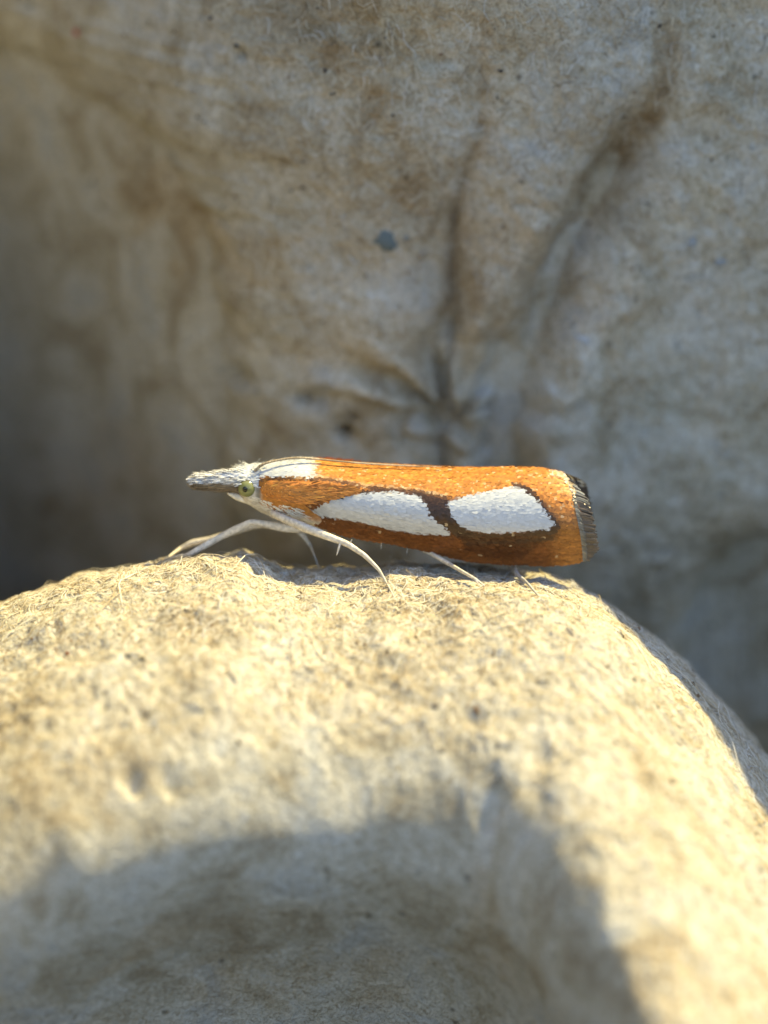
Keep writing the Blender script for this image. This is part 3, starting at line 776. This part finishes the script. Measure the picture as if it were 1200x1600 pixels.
# ---- palps: the long furry snout
def palp(side):
    y = MIDY + side * 0.022
    pts = P([378, 360, 342, 325, 310, 301], [752, 752, 753, 753.5, 754, 754], y)
    v, f, c, r = tube(pts, np.array([19, 17.5, 15.5, 13, 11, 7]) * S, 16, 8, 0.55)
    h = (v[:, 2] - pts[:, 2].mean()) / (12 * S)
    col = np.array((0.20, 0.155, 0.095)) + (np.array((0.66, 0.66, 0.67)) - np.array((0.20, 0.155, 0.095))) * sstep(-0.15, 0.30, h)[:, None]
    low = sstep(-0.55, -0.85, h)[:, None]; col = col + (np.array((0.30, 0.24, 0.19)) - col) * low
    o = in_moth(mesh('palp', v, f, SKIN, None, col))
    n = 420
    i = RNG.integers(0, len(c), n); a = RNG.uniform(-0.4, 2.2, n) * 1.0
    a = RNG.uniform(-1.3, 1.6, n)
    rad = r[i] * 0.95
    q = c[i] + np.stack([np.zeros(n), side * np.cos(a) * rad * 0.55, np.sin(a) * rad], -1)
    nn = unit(np.stack([np.zeros(n), side * np.cos(a), np.sin(a)], -1))
    d = unit(np.stack([-np.ones(n), side * RNG.normal(0.1, 0.12, n), RNG.normal(0.06, 0.15, n)], -1) + nn * np.where(np.sin(a) > 0.2, 0.11, 0.05)[:, None])
    K = 4; s = np.linspace(0, 1, K); L = S * RNG.uniform(8, 19, n) * np.where(c[i, 0] < P(312, 750, y)[0], 0.6, 1)
    path = q[:, None] + d[:, None] * (L[:, None] * s)[..., None] + nn[:, None] * (0.003 * np.sin(s * 3))[None, :, None]
    V, F, k = ribbons(path, np.repeat(nn[:, None], K, 1), S * RNG.uniform(0.5, 1.1, n)[:, None] * (1 - 0.75 * s), 0.5)
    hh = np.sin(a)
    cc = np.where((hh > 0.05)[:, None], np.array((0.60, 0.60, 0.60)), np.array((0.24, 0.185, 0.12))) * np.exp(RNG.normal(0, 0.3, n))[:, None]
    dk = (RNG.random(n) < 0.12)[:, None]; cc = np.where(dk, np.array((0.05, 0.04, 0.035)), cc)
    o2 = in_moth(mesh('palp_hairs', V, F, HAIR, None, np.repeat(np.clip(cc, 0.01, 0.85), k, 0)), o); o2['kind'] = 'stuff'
palp(-1); palp(1)
def small_palp(side):
    pts = P([394, 382, 370, 356], [783, 780, 776, 770.5], MIDY + side * 0.026)
    v, f, c, r = tube(pts, np.array([7, 6.0, 5.5, 2.0]) * S, 10, 5, 0.8)
    in_moth(mesh('lower_palp', v, f, SKIN, None, np.tile((0.72, 0.68, 0.58), (len(v), 1))))
small_palp(-1); small_palp(1)

# ---- white tufts on head, collar and thorax
n = 1500
hx = 370 + 130 * RNG.random(n) ** 0.9
ha = RNG.uniform(-1.25, 1.25, n)
ht = smooth_interp(BX, BT)(hx); hb = smooth_interp(BX, BB)(hx); hw = smooth_interp(BX, BW)(hx)
hz = (ht + hb) / 2 - (hb - ht) / 2 * np.cos(ha)
q = P(hx, hz, MIDY); q[:, 1] = MIDY + YO - hw * np.sin(ha) * 1.02
hn = unit(np.stack([np.zeros(n), -np.sin(ha), np.cos(ha)], -1))
lowside = np.abs(ha) > 0.95
fwd = np.where(hx < 388, -1.0, 1.0)
d = unit(np.stack([fwd, RNG.normal(0, 0.25, n), RNG.normal(0.0, 0.25, n)], -1) + hn * RNG.uniform(0.02, 0.14, n)[:, None])
K = 4; s = np.linspace(0, 1, K); L = S * RNG.uniform(7, 17, n)
path = q[:, None] + d[:, None] * (L[:, None] * s)[..., None]
V, F, k = ribbons(path, np.repeat(hn[:, None], K, 1), S * RNG.uniform(0.8, 1.9, n)[:, None] * (1 - 0.7 * s), 0.4)
cc = np.tile(WHITE * 1.03, (n, 1)) * np.exp(RNG.normal(0, 0.10, n))[:, None]
far_back = sstep(470, 492, hx + RNG.normal(0, 8, n))[:, None]; cc = cc + (ORANGE - cc) * far_back
o = in_moth(mesh('head_hairs', V, F, HAIR, None, np.repeat(np.clip(cc, 0, 0.9), k, 0)), body); o['kind'] = 'stuff'
# cream fluff of the throat and breast
n = 700
hx = RNG.uniform(386, 478, n); ha = RNG.uniform(1.75, 2.75, n) * np.where(RNG.random(n) < 0.6, 1, -1)
ht = smooth_interp(BX, BT)(hx); hb = smooth_interp(BX, BB)(hx); hw = smooth_interp(BX, BW)(hx)
hz = (ht + hb) / 2 - (hb - ht) / 2 * np.cos(ha)
q = P(hx, hz, MIDY); q[:, 1] = MIDY + YO - hw * np.sin(ha)
hn = unit(np.stack([np.zeros(n), -np.sin(ha), np.cos(ha)], -1))
d = unit(np.stack([np.ones(n), RNG.normal(0, 0.2, n), RNG.normal(-0.25, 0.2, n)], -1) + hn * 0.15)
path = q[:, None] + d[:, None] * ((S * RNG.uniform(6, 14, n))[:, None] * s)[..., None]
V, F, k = ribbons(path, np.repeat(hn[:, None], K, 1), S * RNG.uniform(0.8, 1.6, n)[:, None] * (1 - 0.7 * s), 0.4)
cc = np.tile(np.array((0.70, 0.66, 0.57)), (n, 1)) * np.exp(RNG.normal(0, 0.13, n))[:, None]
o = in_moth(mesh('breast_hairs', V, F, HAIR, None, np.repeat(np.clip(cc, 0, 0.9), k, 0)), body); o['kind'] = 'stuff'

# ---- antennae folded back over the wings
def antenna(side):
    dy = MIDY + side * np.array([0.030, 0.030, 0.028, 0.022, 0.018, 0.014, 0.012, 0.012])
    pts = P([398, 410, 432, 463, 497, 563, 630, 690], [737, 727, 720.5, 716.5, 718.5, 724.5, 728.5, 730.5], dy)
    pts[:, 2] += 0.002 * side * -1
    v, f, c, r = tube(pts, np.array([2.6, 2.2, 1.9, 1.8, 1.6, 1.4, 1.1, 0.6]) * S, 8, 14)
    x = v[:, 0]
    col = np.where((np.sin(x * 700) > 0.2)[:, None], np.array((0.46, 0.38, 0.26)), np.array((0.30, 0.22, 0.13)))
    in_moth(mesh('antenna', v, f, SKIN, None, col))
antenna(-1); antenna(1)

# ---- six legs with spurs
def leg(pts, rad, colour, spurs=(), flat=0.75):
    pts = [np.asarray(p, float) for p in pts]; P2, R2 = [pts[0]], [rad[0]]
    for i in range(1, len(pts) - 1):                       # straight segments with tight joints
        P2 += [pts[i] + 0.09 * (pts[i - 1] - pts[i]), pts[i] + 0.09 * (pts[i + 1] - pts[i])]
        R2 += [rad[i] * 0.92 + rad[i - 1] * 0.08, rad[i] * 0.92 + rad[i + 1] * 0.08]
    pts = P2 + [pts[-1]]; rad = R2 + [rad[-1] ]
    rad = [q_ * 0.88 for q_ in rad]
    a_, b_, ra, rb = pts[-2], pts[-1], rad[-2], rad[-1]      # the foot's short joints
    pts = pts[:-1]; rad = rad[:-1]
    for k_ in range(1, 5):
        f_ = k_ / 4; m_ = a_ + (b_ - a_) * f_; rr_ = ra + (rb - ra) * f_
        pts += [m_ - (b_ - a_) * 0.05, m_]; rad += [rr_ * 1.22, rr_ * 0.80]
    v, f, c, r = tube(pts, np.array(rad) * S, 10, 3, flat, True)
    vn = vnoise(v[:, 0] * 90, v[:, 2] * 90, 3)
    col = np.tile(colour, (len(v), 1)) * (1 + 0.35 * vn)[:, None]
    o = in_moth(mesh('leg', v, f, SKIN, None, np.clip(col, 0.01, 0.9)))
    for a, b, rr in spurs:
        v2, f2, _, _ = tube([a, (np.array(a) + np.array(b)) / 2, b], np.array([rr, rr * 0.9, rr * 0.25]) * S, 7, 3)
        in_moth(mesh('spur', v2, f2, SKIN, None, np.tile(np.array(colour) * 0.95, (len(v2), 1))), o)
    return o
LEGC = (0.66, 0.60, 0.50); LEGC_SHADED = (0.52, 0.50, 0.47)  # far legs use a greyer copy, their shade painted in
up = lambda q, h: q + np.array([0, 0, h])
# fore leg facing the camera
g = up(G(247, 871), 0.004); g1 = up(G(292, 861), 0.006)
k1 = P(392, 815, -0.03); k2 = P(346, 838, -0.02)
leg([P(482, 826, -0.01), P(440, 824, -0.03), k1, (k1 + k2) / 2 + np.array([0, 0, -0.001]), k2, g1 * 0.5 + k2 * 0.5, g1, g],
    [9, 8.5, 5.2, 7.5, 6.2, 6.0, 4.6, 1.8], LEGC, [(k2, k2 + np.array([-0.035, -0.01, -0.008]), 1.5)])
# fore leg beyond
h = up(G(262, 866), 0.004); h1 = P(300, 848, 0.10); h2 = P(330, 842, 0.10)
leg([P(470, 822, 0.05), P(400, 820, 0.09), h2, h1, P(280, 858, 0.10), h], [8, 6, 5, 5.5, 3.4, 1.6], LEGC)
# middle leg facing the camera
m0 = P(424, 802, -0.055); m1 = P(480, 826, -0.12); m2 = P(543, 850, -0.155); m3 = P(570, 868, -0.18); m4 = P(592, 890, -0.20)
m6 = up(G(617, 936), 0.003); m5 = P(606, 915, (float(m6[1]) - YO) * 0.6 + float(m4[1]) * 0.4)
leg([m0, m1, m2, m3, m4, m5, m6], [7, 8.5, 5.8, 4.6, 3.4, 2.3, 1.4], LEGC,
    [(P(531, 850, -0.155), P(526, 868, -0.165), 1.9), (P(545, 851, -0.155), P(550, 843, -0.16), 1.4)])
# middle leg beyond
n6 = up(G(498, 882), 0.003)
leg([P(450, 812, 0.05), P(475, 838, 0.06), P(486, 855, 0.06), P(491, 868, (float(n6[1]) - YO)), n6], [7, 5, 3.0, 2.0, 1.2], LEGC_SHADED)
# hind leg facing the camera
r6 = up(G(757, 917), 0.003); r5 = P(740, 903, (float(r6[1]) - YO) + 0.01)
leg([P(600, 832, 0.0), P(640, 848, -0.01), P(664, 860, -0.05), P(700, 880, -0.11), P(722, 893, ((float(r6[1]) - YO) - 0.13) / 2), r5, r6],
    [6, 6, 4.6, 4.2, 3.4, 2.8, 1.3], LEGC, [(P(597, 838, -0.03), P(595.5, 858, -0.05), 1.3), (P(638, 848, -0.03), P(635.5, 865, -0.06), 1.4), (r5, r5 + np.array([0.02, -0.015, -0.022]), 1.2)])
# hind leg beyond, trailing behind
w6 = up(G(859, 956), 0.003); w4 = up(G(822, 915), 0.012)
leg([P(700, 850, 0.03), P(770, 868, 0.02), P(802, 885, 0.0), P(808, 898, (float(w4[1]) - YO) * 0.6), w4, (w4 + w6) / 2 + np.array([0, 0, 0.003]), w6],
    [7, 6.5, 6.0, 5.0, 3.2, 2.0, 1.2], LEGC_SHADED)
